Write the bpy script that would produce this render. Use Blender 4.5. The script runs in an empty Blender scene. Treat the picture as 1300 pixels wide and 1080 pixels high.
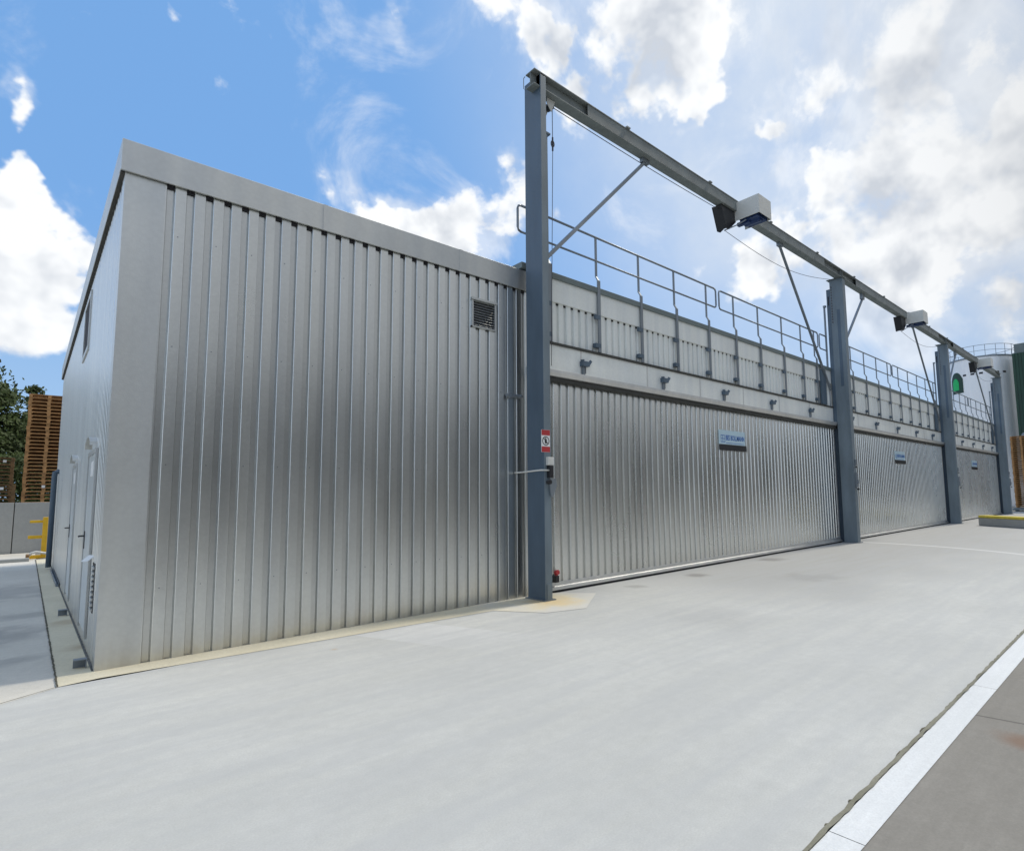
import bpy, bmesh, math, random
from mathutils import Vector, Matrix
random.seed(7)
SC = bpy.context.scene
COL = SC.collection

# ------------------------------------------------------------------ materials
def new_mat(name):
    m = bpy.data.materials.new(name); m.use_nodes = True
    nt = m.node_tree; b = nt.nodes['Principled BSDF']
    return m, nt, b
def N(nt, t, **kw):
    n = nt.nodes.new(t)
    for k, v in kw.items(): setattr(n, k, v)
    return n
def L(nt, a, b): nt.links.new(a, b)
def coords(nt, scale=(1,1,1)):
    tc = N(nt, 'ShaderNodeNewGeometry'); mp = N(nt, 'ShaderNodeMapping')
    mp.inputs['Scale'].default_value = scale
    L(nt, tc.outputs['Position'], mp.inputs['Vector']); return mp.outputs['Vector']
def noise(nt, vec, scale, detail=4, rough=.55):
    n = N(nt, 'ShaderNodeTexNoise'); n.inputs['Scale'].default_value = scale
    n.inputs['Detail'].default_value = detail; n.inputs['Roughness'].default_value = rough
    L(nt, vec, n.inputs['Vector']); return n.outputs['Fac']
def ramp(nt, fac, stops):
    r = N(nt, 'ShaderNodeValToRGB'); e = r.color_ramp.elements
    while len(e) < len(stops): e.new(.5)
    for i, (p, c) in enumerate(stops):
        e[i].position = p
        e[i].color = (c, c, c, 1) if isinstance(c, (int, float)) else (*c, 1)
    L(nt, fac, r.inputs['Fac']); return r.outputs['Color']
def maprange(nt, v, a, b, c=0, d=1, smooth=False):
    n = N(nt, 'ShaderNodeMapRange'); n.clamp = True
    if smooth: n.interpolation_type = 'SMOOTHSTEP'
    for i, x in enumerate((a, b, c, d)): n.inputs[i+1].default_value = x
    L(nt, v, n.inputs[0]); return n.outputs[0]
def math_(nt, op, a, b=None):
    n = N(nt, 'ShaderNodeMath', operation=op)
    for i, x in enumerate((a, b)):
        if x is None: continue
        if isinstance(x, (int, float)): n.inputs[i].default_value = x
        else: L(nt, x, n.inputs[i])
    return n.outputs[0]
def mixc(nt, fac, a, b, mode='MIX'):
    n = N(nt, 'ShaderNodeMix', data_type='RGBA', blend_type=mode)
    for s, x in ((n.inputs[0], fac), (n.inputs[6], a), (n.inputs[7], b)):
        if isinstance(x, (int, float)): s.default_value = x
        elif isinstance(x, tuple): s.default_value = (*x, 1)
        else: L(nt, x, s)
    return n.outputs[2]
def bump(nt, b, h, strength, dist=.01):
    n = N(nt, 'ShaderNodeBump'); n.inputs['Strength'].default_value = strength
    n.inputs['Distance'].default_value = dist
    L(nt, h, n.inputs['Height']); L(nt, n.outputs['Normal'], b.inputs['Normal'])

def paint(name, col, rough=.5, metal=0., var=.18, vscale=3., bstr=.15, spec=.5, streak=True):
    m, nt, b = new_mat(name)
    v = coords(nt, (1, 1, .25) if streak else (1, 1, 1))
    n1 = noise(nt, v, vscale, 5, .6)
    lo = tuple(c*(1-var) for c in col); hi = tuple(min(1, c*(1+var)) for c in col)
    c = mixc(nt, ramp(nt, n1, [(.3, 0.), (.7, 1.)]), lo, hi)
    L(nt, c, b.inputs['Base Color'])
    b.inputs['Roughness'].default_value = rough; b.inputs['Metallic'].default_value = metal
    b.inputs['Specular IOR Level'].default_value = spec
    n2 = noise(nt, coords(nt), 40, 3)
    L(nt, math_(nt, 'ADD', math_(nt, 'MULTIPLY', n1, .2), rough-.1), b.inputs['Roughness'])
    bump(nt, b, n2, bstr, .002)
    return m

def sheet_metal(name, base=(.74,.755,.735), rough=.36, metal=1.0, emboss=.5, dirt=True, wave=.35):
    """stucco embossed bare aluminium sheet"""
    m, nt, b = new_mat(name)
    p = coords(nt)
    big = noise(nt, coords(nt, (1, 1, .3)), 1.3, 4)
    per = noise(nt, coords(nt, (5.45, 5.45, .02)), 1.0, 1, .3)      # sheet to sheet differences
    c = mixc(nt, ramp(nt, big, [(.3, 0.), (.7, 1.)]), tuple(x*.93 for x in base), tuple(min(1, x*1.05) for x in base))
    c = mixc(nt, ramp(nt, per, [(.35, 0.), (.65, 1.)]), c, mixc(nt, 1., c, (.92,.93,.95), 'MULTIPLY'))
    sep = N(nt, 'ShaderNodeSeparateXYZ'); g = N(nt, 'ShaderNodeNewGeometry'); L(nt, g.outputs['Position'], sep.inputs[0])
    # shade painted into the colour deep in the profile recesses
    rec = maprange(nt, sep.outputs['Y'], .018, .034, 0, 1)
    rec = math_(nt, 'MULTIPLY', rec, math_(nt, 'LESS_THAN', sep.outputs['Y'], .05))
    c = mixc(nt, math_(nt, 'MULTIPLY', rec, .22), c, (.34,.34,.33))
    if dirt:
        st = noise(nt, coords(nt, (7, 7, .5)), 1., 4)
        low = maprange(nt, sep.outputs['Z'], 0., .55, 1., 0.)
        d = math_(nt, 'MULTIPLY', math_(nt, 'MULTIPLY', low, low), ramp(nt, st, [(.3, .1), (.75, .6)]))
        c = mixc(nt, d, c, (.36, .31, .24))
        L(nt, math_(nt, 'SUBTRACT', metal, math_(nt, 'MULTIPLY', d, .55)), b.inputs['Metallic'])
    else: b.inputs['Metallic'].default_value = metal
    vc = N(nt, 'ShaderNodeTexVoronoi'); vc.inputs['Scale'].default_value = 22; L(nt, p, vc.inputs['Vector'])
    c = mixc(nt, math_(nt, 'MULTIPLY', vc.outputs['Distance'], .30), c, mixc(nt, 1., c, (.78,.78,.78), 'MULTIPLY'))
    L(nt, c, b.inputs['Base Color'])
    L(nt, math_(nt, 'ADD', math_(nt, 'MULTIPLY', big, .16), rough-.08), b.inputs['Roughness'])
    vo = N(nt, 'ShaderNodeTexVoronoi'); vo.inputs['Scale'].default_value = 55; L(nt, p, vo.inputs['Vector'])
    h = math_(nt, 'MULTIPLY', vo.outputs['Distance'], emboss*.09)
    bump(nt, b, h, .8, .012)
    return m

def concrete(name, c1, c2, scale=1., streakdir=None, bstr=.35, stains=None, rough=.85):
    m, nt, b = new_mat(name)
    p = coords(nt)
    a = noise(nt, p, .35*scale, 6, .6)
    f = noise(nt, p, 9*scale, 6, .7)
    g = noise(nt, p, 90, 3, .6)
    c = mixc(nt, ramp(nt, a, [(.3, 0.), (.7, 1.)]), c1, c2)
    c = mixc(nt, math_(nt, 'MULTIPLY', ramp(nt, f, [(.3, 1.), (.7, 0.)]), .32), c, tuple(x*.72 for x in c1))
    c = mixc(nt, math_(nt, 'MULTIPLY', ramp(nt, g, [(.35, 1.), (.65, 0.)]), .24), c, tuple(x*.6 for x in c1))
    h = math_(nt, 'ADD', math_(nt, 'MULTIPLY', f, .35), math_(nt, 'MULTIPLY', g, .4))
    if streakdir is not None:
        mp = N(nt, 'ShaderNodeMapping'); mp.inputs['Rotation'].default_value = (0, 0, streakdir)
        mp.inputs['Scale'].default_value = (.6, 14, 1); gg = N(nt, 'ShaderNodeNewGeometry')
        L(nt, gg.outputs['Position'], mp.inputs['Vector'])
        s = noise(nt, mp.outputs['Vector'], 1.2, 5, .65)
        c = mixc(nt, math_(nt, 'MULTIPLY', ramp(nt, s, [(.35, 1.), (.7, 0.)]), .22), c, tuple(x*.7 for x in c1))
        h = math_(nt, 'ADD', h, math_(nt, 'MULTIPLY', s, .5))
    if stains: c = stains(nt, c)
    L(nt, c, b.inputs['Base Color']); b.inputs['Roughness'].default_value = rough
    b.inputs['Specular IOR Level'].default_value = .3
    bump(nt, b, h, bstr, .006)
    return m

def pos_sep(nt):
    g = N(nt, 'ShaderNodeNewGeometry'); s = N(nt, 'ShaderNodeSeparateXYZ'); L(nt, g.outputs['Position'], s.inputs[0]); return s
def spot(nt, x, y, r0, r1):
    g = N(nt, 'ShaderNodeNewGeometry'); d = N(nt, 'ShaderNodeVectorMath', operation='DISTANCE')
    nz = N(nt, 'ShaderNodeTexNoise'); nz.inputs['Scale'].default_value = 2.5; nz.inputs['Detail'].default_value = 5
    L(nt, g.outputs['Position'], nz.inputs['Vector'])
    L(nt, g.outputs['Position'], d.inputs[0]); d.inputs[1].default_value = (x, y, 0)
    dd = math_(nt, 'ADD', d.outputs['Value'], math_(nt, 'MULTIPLY', math_(nt, 'SUBTRACT', nz.outputs['Fac'], .5), r1*1.4))
    return maprange(nt, dd, r0, r1, 1, 0, True)

def apron_stains(nt, c):
    s = pos_sep(nt)
    nz = noise(nt, coords(nt, (.5, 1, 1)), .9, 5, .6)
    # trafficked, greyer concrete in front of the gates
    fx = maprange(nt, s.outputs['X'], 6.2, 9.5, 0, 1, True)
    yy = math_(nt, 'ADD', s.outputs['Y'], math_(nt, 'MULTIPLY', math_(nt, 'SUBTRACT', nz, .5), 3.))
    fy = maprange(nt, yy, -5.4, -2.2, 0, 1, True)
    c = mixc(nt, math_(nt, 'MULTIPLY', math_(nt, 'MULTIPLY', fx, fy), .8), c, (.36, .36, .345))
    # second far zone
    fx2 = maprange(nt, s.outputs['X'], 9, 20, 0, .6, True)
    c = mixc(nt, fx2, c, (.40, .395, .375))
    # bay of a slightly different pour, straight edges
    e1 = math_(nt, 'GREATER_THAN', math_(nt, 'ADD', s.outputs['X'], math_(nt, 'MULTIPLY', s.outputs['Y'], .35)), 2.2)
    e2 = math_(nt, 'LESS_THAN', math_(nt, 'ADD', s.outputs['X'], math_(nt, 'MULTIPLY', s.outputs['Y'], .35)), 3.1)
    c = mixc(nt, math_(nt, 'MULTIPLY', math_(nt, 'MULTIPLY', e1, e2), math_(nt, 'MULTIPLY', maprange(nt, s.outputs['Y'], -2.4, -1.2, 0, 1), .22)), c, (.76, .77, .80))
    # wash and drag streaks
    mp = N(nt, 'ShaderNodeMapping'); mp.inputs['Rotation'].default_value = (0, 0, .45); mp.inputs['Scale'].default_value = (.35, 3.2, 1)
    gg = N(nt, 'ShaderNodeNewGeometry'); L(nt, gg.outputs['Position'], mp.inputs['Vector'])
    sk = noise(nt, mp.outputs['Vector'], 1.4, 6, .62)
    c = mixc(nt, math_(nt, 'MULTIPLY', ramp(nt, sk, [(.40, 1.), (.60, 0.)]), .42), c, (.42, .43, .43))
    for (x, y, r, k, col) in ((1.95, -.95, .07, .6, (.45,.33,.22)), (9.2, -.75, .35, .5, (.14,.13,.12)), (12.5, -.6, .5, .5, (.14,.13,.12)),
                              (7.3, -.7, .25, .35, (.16,.15,.14)), (10.2, -2.6, .8, .3, (.24,.235,.23)), (6.0, -3.2, .9, .18, (.3,.3,.3))):
        c = mixc(nt, math_(nt, 'MULTIPLY', spot(nt, x, y, r*.2, r), k), c, col)
    # long pale tyre arc
    g = N(nt, 'ShaderNodeNewGeometry'); d = N(nt, 'ShaderNodeVectorMath', operation='DISTANCE'); L(nt, g.outputs['Position'], d.inputs[0])
    d.inputs[1].default_value = (11.5, -.6 , 0)
    rr = math_(nt, 'ABSOLUTE', math_(nt, 'SUBTRACT', d.outputs['Value'], 7.0))
    arc = math_(nt, 'MULTIPLY', maprange(nt, rr, .03, .18, .75, 0, True), maprange(nt, s.outputs['X'], 12, 15, 0, 1))
    c = mixc(nt, arc, c, (.62, .62, .60))
    return c
def brown_stains(nt, c):
    s = pos_sep(nt)
    c = mixc(nt, math_(nt, 'MULTIPLY', spot(nt, 4.18, -6.75, .02, .24), .65), c, (.20, .115, .07))
    sx = math_(nt, 'ADD', s.outputs['X'], math_(nt, 'MULTIPLY', s.outputs['Y'], .12))
    for k in (3.72, 8.9):
        j = math_(nt, 'LESS_THAN', math_(nt, 'ABSOLUTE', math_(nt, 'SUBTRACT', sx, k)), .012)
        c = mixc(nt, math_(nt, 'MULTIPLY', j, .6), c, (.07, .065, .06))
    return c
def yard_patches(nt, c):  # soft darker patches mixed into the yard colour
    for (x, y, r, k) in ((-1., 3., 1.0, .5), (-.9, 8., 1.6, .4), (-.6, 1.2, .35, .4), (-.5, 4.6, .5, .4)):
        c = mixc(nt, math_(nt, 'MULTIPLY', spot(nt, x, y, r*.3, r), k), c, (.22, .22, .215))
    return c
def strip_stains(nt, c):
    for (x, y, r, k) in ((0., 1.4, .28, .6), (0.02, 3.4, .4, .5), (5.2, -.45, .35, .4)):
        c = mixc(nt, math_(nt, 'MULTIPLY', spot(nt, x, y, r*.1, r), k), c, (.40, .31, .19))
    s = pos_sep(nt)
    far_ = math_(nt, 'MULTIPLY', maprange(nt, s.outputs['X'], 4.1, 4.9, 0, 1, True), math_(nt, 'SUBTRACT', 1., spot(nt, 5.3, -.45, .25, .95)))
    c = mixc(nt, math_(nt, 'MULTIPLY', far_, .85), c, (.56, .56, .535))
    c = mixc(nt, math_(nt, 'MULTIPLY', spot(nt, 5.35, -.70, .05, .55), .6), c, (.68, .50, .24))
    return c

M = {}
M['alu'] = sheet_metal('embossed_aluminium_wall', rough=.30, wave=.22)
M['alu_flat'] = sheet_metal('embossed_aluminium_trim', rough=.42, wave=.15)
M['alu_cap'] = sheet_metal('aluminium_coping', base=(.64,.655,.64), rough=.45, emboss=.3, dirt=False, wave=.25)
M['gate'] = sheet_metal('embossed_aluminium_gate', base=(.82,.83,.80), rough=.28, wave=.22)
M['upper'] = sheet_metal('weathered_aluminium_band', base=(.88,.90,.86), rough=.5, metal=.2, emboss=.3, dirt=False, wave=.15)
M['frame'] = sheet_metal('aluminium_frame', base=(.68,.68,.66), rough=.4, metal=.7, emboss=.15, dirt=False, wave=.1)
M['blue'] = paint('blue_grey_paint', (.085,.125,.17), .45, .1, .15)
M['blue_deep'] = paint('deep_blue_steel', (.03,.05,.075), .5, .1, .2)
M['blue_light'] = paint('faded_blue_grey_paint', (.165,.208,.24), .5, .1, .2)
M['beam'] = paint('grey_green_steel', (.20,.222,.218), .6, .0, .2, streak=False)
M['galv'] = paint('galvanised_steel', (.22,.25,.28), .45, .5, .15)
M['coping_green'] = paint('grey_green_coping', (.15,.185,.185), .5, .1, .15, streak=False)
M['dark'] = paint('dark_notch_shade', (.02,.02,.025), .8, 0, .3)
M['soffit'] = paint('dark_seal', (.05,.05,.045), .8, 0, .3)  # even dark tone for seals, ledge and backings
M['black'] = paint('black_plastic', (.015,.015,.018), .4, 0, .2)
M['white_box'] = paint('off_white_enamel', (.62,.62,.58), .4, 0, .06, streak=False)
M['white'] = paint('white_paint', (.78,.79,.78), .5, 0, .05, streak=False)
M['door_grey'] = paint('pale_grey_door_paint', (.56,.60,.60), .35, .0, .05)
M['motor'] = paint('dark_blue_motor', (.02,.045,.14), .4, .2, .3, streak=False)
M['red'] = paint('red_paint', (.42,.035,.04), .45, 0, .1, streak=False)
M['yellow'] = paint('yellow_paint', (.72,.43,.02), .45, 0, .12, streak=False)
M['yellow_faded'] = paint('faded_yellow_paint', (.62,.50,.06), .7, 0, .2, streak=False)
M['sign_plate'] = paint('pale_blue_sign_plate', (.52,.68,.76), .35, 0, .04, streak=False)
M['sign_blue'] = paint('blue_sign_print', (.01,.11,.42), .35, 0, .05, streak=False)
M['silo'] = paint('white_silo_sheet', (.95,.96,.97), .4, .1, .05)
M['dark_green'] = paint('dark_green_sheet', (.012,.05,.03), .5, 0, .3)
M['green'] = paint('bright_green_print', (.0,.50,.11), .4, 0, .15, streak=False)
M['bark'] = paint('bark', (.06,.045,.035), .9, 0, .3)
M['wire'] = paint('wire_rope', (.10,.10,.11), .5, .5, .1)
M['wood'] = paint('orange_pallet_wood', (.37,.20,.08), .8, 0, .35, 6, streak=False)
M['wood_dark'] = paint('brown_weathered_wood', (.21,.125,.055), .85, 0, .35, 5, streak=False)
M['shed'] = paint('reflection_dark_cladding', (.055,.057,.052), .8, 0, .2)  # dark cladding of the unseen buildings added for reflections
M['apron'] = concrete('pale_concrete_apron', (.50,.505,.478), (.62,.625,.595), 1., None, .3, apron_stains)
M['cream'] = concrete('cream_footing_concrete', (.66,.60,.44), (.80,.74,.57), 2., None, .4, strip_stains)
M['yard'] = concrete('grey_yard_concrete', (.60,.57,.50), (.76,.73,.65), 1.3, None, .3, yard_patches)
M['brown'] = concrete('brown_grey_concrete', (.235,.222,.195), (.32,.305,.275), 1.4, .25, .5, brown_stains)
M['joint'] = concrete('dirty_joint', (.09,.085,.065), (.14,.125,.08), 6., None, .5)
M['moss'] = concrete('mossy_joint', (.18,.175,.125), (.32,.31,.25), 6., None, .6)
M['line'] = concrete('white_line_paint', (.70,.72,.72), (.82,.84,.84), 3., .9, .4)
M['wall_conc'] = concrete('cast_concrete_wall', (.33,.34,.33), (.43,.43,.41), 1.5, None, .3)
M['far'] = concrete('far_ground', (.24,.24,.22), (.30,.29,.27), .3, None, .2)

# ------------------------------------------------------------------ mesh builder
class MB:
    def __init__(self): self.v = []; self.f = []
    def quad(self, *p):
        i = len(self.v); self.v += [tuple(q) for q in p]; self.f.append(tuple(range(i, i+len(p)))); return self
    def box(self, x0, x1, y0, y1, z0, z1):
        if x0 > x1: x0, x1 = x1, x0
        if y0 > y1: y0, y1 = y1, y0
        if z0 > z1: z0, z1 = z1, z0
        i = len(self.v)
        self.v += [(x, y, z) for z in (z0, z1) for y in (y0, y1) for x in (x0, x1)]
        self.f += [(i, i+2, i+3, i+1), (i+4, i+5, i+7, i+6), (i, i+1, i+5, i+4), (i+2, i+6, i+7, i+3), (i, i+4, i+6, i+2), (i+1, i+3, i+7, i+5)]
        return self
    def prism(self, pts, a0, a1, axis):
        """polygon pts in the two other axes, extruded along axis"""
        def mk(p, a):
            if axis == 'x': return (a, p[0], p[1])
            if axis == 'y': return (p[0], a, p[1])
            return (p[0], p[1], a)
        i = len(self.v); n = len(pts)
        self.v += [mk(p, a0) for p in pts] + [mk(p, a1) for p in pts]
        self.f.append(tuple(range(i, i+n))); self.f.append(tuple(range(i+2*n-1, i+n-1, -1)))
        for k in range(n): self.f.append((i+k, i+(k+1) % n, i+n+(k+1) % n, i+n+k))
        return self
    def tube(self, pts, r, seg=8, cap=True):
        pts = [Vector(p) for p in pts]; rings = []
        for k, p in enumerate(pts):
            d = (pts[min(k+1, len(pts)-1)]-pts[max(k-1, 0)]).normalized()
            up = Vector((0, 0, 1)) if abs(d.z) < .9 else Vector((0, 1, 0))
            a = d.cross(up).normalized(); b = a.cross(d)
            rr = r[k] if isinstance(r, (list, tuple)) else r
            i = len(self.v)
            self.v += [tuple(p+(a*math.cos(t)+b*math.sin(t))*rr) for t in [2*math.pi*s/seg for s in range(seg)]]
            rings.append(i)
        for a, b in zip(rings, rings[1:]):
            for s in range(seg): self.f.append((a+s, a+(s+1) % seg, b+(s+1) % seg, b+s))
        if cap:
            self.f.append(tuple(rings[0]+s for s in range(seg))); self.f.append(tuple(rings[-1]+s for s in range(seg-1, -1, -1)))
        return self
    def bar(self, p, q, w, h):
        """rectangular bar from p to q"""
        p = Vector(p); q = Vector(q); d = (q-p).normalized()
        up = Vector((0, 0, 1)) if abs(d.z) < .9 else Vector((0, 1, 0))
        a = d.cross(up).normalized()*w/2; b = a.cross(d).normalized()*h/2
        i = len(self.v)
        for c in (p, q): self.v += [tuple(c-a-b), tuple(c+a-b), tuple(c+a+b), tuple(c-a+b)]
        self.f += [(i, i+1, i+2, i+3), (i+7, i+6, i+5, i+4)] + [(i+k, i+(k+1) % 4, i+4+(k+1) % 4, i+4+k) for k in range(4)]
        return self

def wloc(o):
    v = Vector((0, 0, 0))
    while o is not None: v += o.location; o = o.parent
    return v
def obj(name, mb, mat, parent=None, bevel=0, smooth=False, label=None):
    me = bpy.data.meshes.new(name); off = wloc(parent)
    me.from_pydata([tuple(Vector(v)-off) for v in mb.v], [], mb.f); me.validate()
    bm = bmesh.new(); bm.from_mesh(me); bmesh.ops.recalc_face_normals(bm, faces=bm.faces)
    bm.to_mesh(me); bm.free()
    me.materials.append(M[mat] if isinstance(mat, str) else mat)
    if smooth: me.shade_smooth()
    o = bpy.data.objects.new(name, me); COL.objects.link(o); o.parent = parent
    if bevel:
        bv = o.modifiers.new('bevel', 'BEVEL'); bv.width = bevel; bv.segments = 2; bv.limit_method = 'ANGLE'
    if label: o['label'] = label
    return o
def tag(o, label, cat, group=None):
    o['label'] = label; o['category'] = cat
    if group: o['group'] = group
    return o
def thing(name, loc, label, cat, group=None):
    o = bpy.data.objects.new(name, None); COL.objects.link(o); o.location = loc; o.empty_display_size = .2
    return tag(o, label, cat, group)
def structure(o): o['kind'] = 'structure'; return o
def copy_tree(o, parent=None):
    c = o.copy(); COL.objects.link(c); c.parent = parent
    for ch in list(o.children): copy_tree(ch, c)
    return c

# ribbed sheet: trapezoid profile, pitch .1835
PITCH = .1835
def rib_profile(u0, u1, phase, depth=.034, gap=.054, slope=.011):
    """(u, inset) pairs; phase = left edge of a flat crest"""
    pts = []; n = math.floor((u0-phase)/PITCH)-1
    seq = []
    while phase+n*PITCH < u1+PITCH:
        a = phase+n*PITCH
        seq += [(a-gap-slope, depth), (a-slope, depth), (a+.002, .004), (a+.0075, 0.), (a+PITCH-gap-2*slope, 0.)]
        n += 1
    seq.sort(key=lambda t: t[0])
    # clip
    def at(u):
        for (a, da), (b, db) in zip(seq, seq[1:]):
            if a <= u <= b: return da+(db-da)*((u-a)/(b-a) if b > a else 0)
        return 0
    pts = [(u0, at(u0))]+[s for s in seq if u0 < s[0] < u1]+[(u1, at(u1))]
    return pts
def ribbed(mb, u0, u1, phase, z0, z1, axis='x', face=0., depth=.035, **kw):
    pr = rib_profile(u0, u1, phase, depth, **kw)
    def P(u, d, z): return (u, face+d, z) if axis == 'x' else (face+d, u, z)
    i = len(mb.v)
    for u, d in pr: mb.v += [P(u, d, z0), P(u, d, z1)]
    for k in range(len(pr)-1): mb.f.append((i+2*k, i+2*k+2, i+2*k+3, i+2*k+1))
    # backing sheet so nothing shows through the gaps
    mb.quad(P(u0, depth+.004, z0), P(u1, depth+.004, z0), P(u1, depth+.004, z1), P(u0, depth+.004, z1))
    return mb

def text_mb(s, size, x, y, z, ysc=1.):
    cu = bpy.data.curves.new('t', 'FONT'); cu.body = s; cu.size = size; cu.extrude = .001; cu.offset = size*.022
    o = bpy.data.objects.new('t', cu); me = o.to_mesh(); mb = MB()
    for v in me.vertices: mb.v.append((x+v.co.x*ysc, y-v.co.z, z+v.co.y))
    for p in me.polygons: mb.f.append(tuple(p.vertices))
    o.to_mesh_clear(); bpy.data.objects.remove(o); bpy.data.curves.remove(cu)
    return mb

# ================================================================== THE SETTING
def sheet(name, pts, z, mat):
    mb = MB(); mb.quad(*[(x, y, z) for x, y in pts]); return structure(obj(name, mb, mat))
sheet('ground', [(-600,-600),(900,-600),(900,600),(-600,600)], -.012, 'far')
sheet('concrete_apron', [(-.27,-.37),(-9.3,-6.24),(60,-6.24),(60,-.10),(5.0,-.10),(4.5,-.3)], 0., 'apron')
sheet('yard_slab', [(-30,-19.8),(-9.3,-6.24),(-.265,-.365),(-.265,20.1),(-30,20.1)], -.004, 'yard')
# cream footing strip round the block, with the patch at the first column
cs = MB()
cs.quad((-.27,-.37,.004),(0.02,-.32,.004),(2.,-.44,.004),(4.35,-.55,.004),(4.75,-1.25,.004),(5.35,-1.45,.004),(6.35,-.66,.004),(6.0,-.12,.004),(5.3,.03,.004),(-.02,.03,.004),(-.02,16.4,.004),(-.27,16.4,.004))
structure(obj('footing_strip', cs, 'cream'))
# ragged joint beside the strip
def ragged(x0, y0, x1, y1, w, n, z, amp):
    mb = MB(); d = Vector((x1-x0, y1-y0, 0)); nrm = Vector((-d.y, d.x, 0)).normalized(); prev = None
    for k in range(n+1):
        t = k/n; c = Vector((x0, y0, z))+d*t; a = w*(.5+random.random()*amp); b = w*(.5+random.random()*amp)
        cur = (c-nrm*a, c+nrm*b)
        if prev: mb.quad(prev[0], cur[0], cur[1], prev[1])
        prev = cur
    return mb
structure(obj('yard_joint', ragged(-.278,-.38,-.278,16.4,.006,420,.008,1.6), 'joint'))
structure(obj('apron_joint', ragged(-.27,-.37,-9.3,-6.24,.008,120,.008,.6), 'joint'))
sheet('road_slab', [(-60,-60),(90,-60),(90,-6.27),(-60,-6.27)], -.006, 'brown')
structure(obj('moss_joint', ragged(-9.3,-6.25,42,-6.25,.014,900,.004,.8), 'moss'))
mb = MB()
xx = -3.
while xx < 22:
    ln = random.uniform(.03,.16); dp = random.uniform(.004,.018)
    if random.random() < .35: mb.quad((xx,-6.236,.002),(xx+ln*.3,-6.236+dp*.8,.002),(xx+ln*.7,-6.236+dp,.002),(xx+ln,-6.236,.002))
    xx += random.uniform(.15,.5)
structure(obj('chipped_edge', mb, 'joint'))
wl = MB(); x = -9.3
while x < 40:
    wl.quad((x,-6.43,-.002),(x+2.9,-6.43,-.002),(x+2.9,-6.262,-.002),(x,-6.262,-.002)); x += 2.905
structure(obj('painted_line', wl, 'line'))

# far wall of the yard
w = thing('retaining_wall', (-6,20.2,0), 'grey cast concrete wall closing the side yard behind the yellow guard', 'wall')
for k in range(11):
    x0 = -13+1.35*k if k < 9 else 0
    if k >= 9: continue
    obj('wall_panel', MB().box(x0+.012, x0+1.338-(.0 if k != 8 else 0), 20.2, 20.45, -.01, 1.72), 'wall_conc', w, .01)
obj('wall_panel', MB().box(-13+1.35*9+.012, 3.5, 20.2, 20.45, -.01, 1.72), 'wall_conc', w, .01)
obj('joint_filler', MB().box(-12.9, 3.4, 20.24, 20.4, 0, 1.68), 'soffit', w)
k = obj('kerb', MB().box(-8, -.42, 15.9, 16.15, -.01, .09), 'wall_conc', None, .01)
tag(k, 'low grey kerb edge across the side yard in front of the yellow guard', 'kerb')

# ================================================================== SERVICE BLOCK
H = 5.52; CAPB = 5.17; BX = 5.5; DB = 14.26
blk = thing('service_building', (0,0,0), 'windowless ribbed aluminium block with flat roof nearest the camera', 'building')
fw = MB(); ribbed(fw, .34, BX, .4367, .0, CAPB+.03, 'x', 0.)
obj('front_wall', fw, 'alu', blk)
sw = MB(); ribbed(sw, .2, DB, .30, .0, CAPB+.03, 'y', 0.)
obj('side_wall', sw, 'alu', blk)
ct = MB().prism([(-.004,.22),(-.004,-.004),(.345,-.004),(.345,.0),(.0,.0),(.0,.22)], 0.0, CAPB+.02, 'z')
obj('corner_trim', ct, 'alu_flat', blk)
# dark strips standing in for the shade at the head of each recess
cl = MB(); cl.box(.36, BX, .010, .036, CAPB-.03, CAPB+.02); cl.box(.004, .036, .24, DB, CAPB-.03, CAPB+.02)
obj('notch_shade', cl, 'dark', blk)
cp = MB(); cp.prism([(-.045,CAPB),(-.045,H),(.12,H),(.12,CAPB+.02),(-.02,CAPB+.02),(-.02,CAPB)], -.045, BX+.02, 'x')
cp.box(-.045,.12,.1201,DB+.03,CAPB+.001,H)
obj('roof_coping', cp, 'alu_cap', blk, .004)
for xs_ in (2.05, 4.1): obj('coping_seam', MB().box(xs_-.03, xs_+.03, -.048, -.0455, CAPB, H), 'alu_cap', blk)
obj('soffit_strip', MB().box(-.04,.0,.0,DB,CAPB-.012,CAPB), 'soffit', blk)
obj('roof', MB().box(.1, BX, .1, DB, H-.22, H-.12), 'coping_green', blk)
obj('rear_wall', MB().box(.06, BX, DB-.05, DB, 0, H-.2), 'alu_flat', blk)
# louvre on the front
gv = MB(); x0, x1, z0, z1 = 4.315, 4.77, 4.335, 4.795
gv.box(x0, x0+.025, -.035, .0, z0, z1).box(x1-.025, x1, -.035, .0, z0, z1).box(x0, x1, -.036, .0, z0-.0, z0+.02).box(x0-.015, x1+.015, -.055, .0, z1-.02, z1+.015)
g = obj('vent_grille', gv, 'alu_cap', blk)
lv = MB()
for k in range(10):
    z = z0+.035+k*.042
    lv.quad((x0+.025,-.032,z),(x1-.025,-.032,z),(x1-.025,-.006,z+.034),(x0+.025,-.006,z+.034))
obj('louvre', lv, 'alu_cap', g); obj('grille_backing', MB().box(x0+.02,x1-.02,-.005,.0,z0+.01,z1-.01), 'dark', g)
# screws on the sheets
scw = MB()
for zz in (.75, 2.05, 3.35, 4.6):
    for n in range(0, 28, 2):
        x = .4367+n*PITCH+.045
        if x < BX-.1: scw.box(x-.0045, x+.0045, -.005, 0, zz-.0045, zz+.0045)
obj('screw', scw, 'galv', blk)['kind'] = 'stuff'
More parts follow.
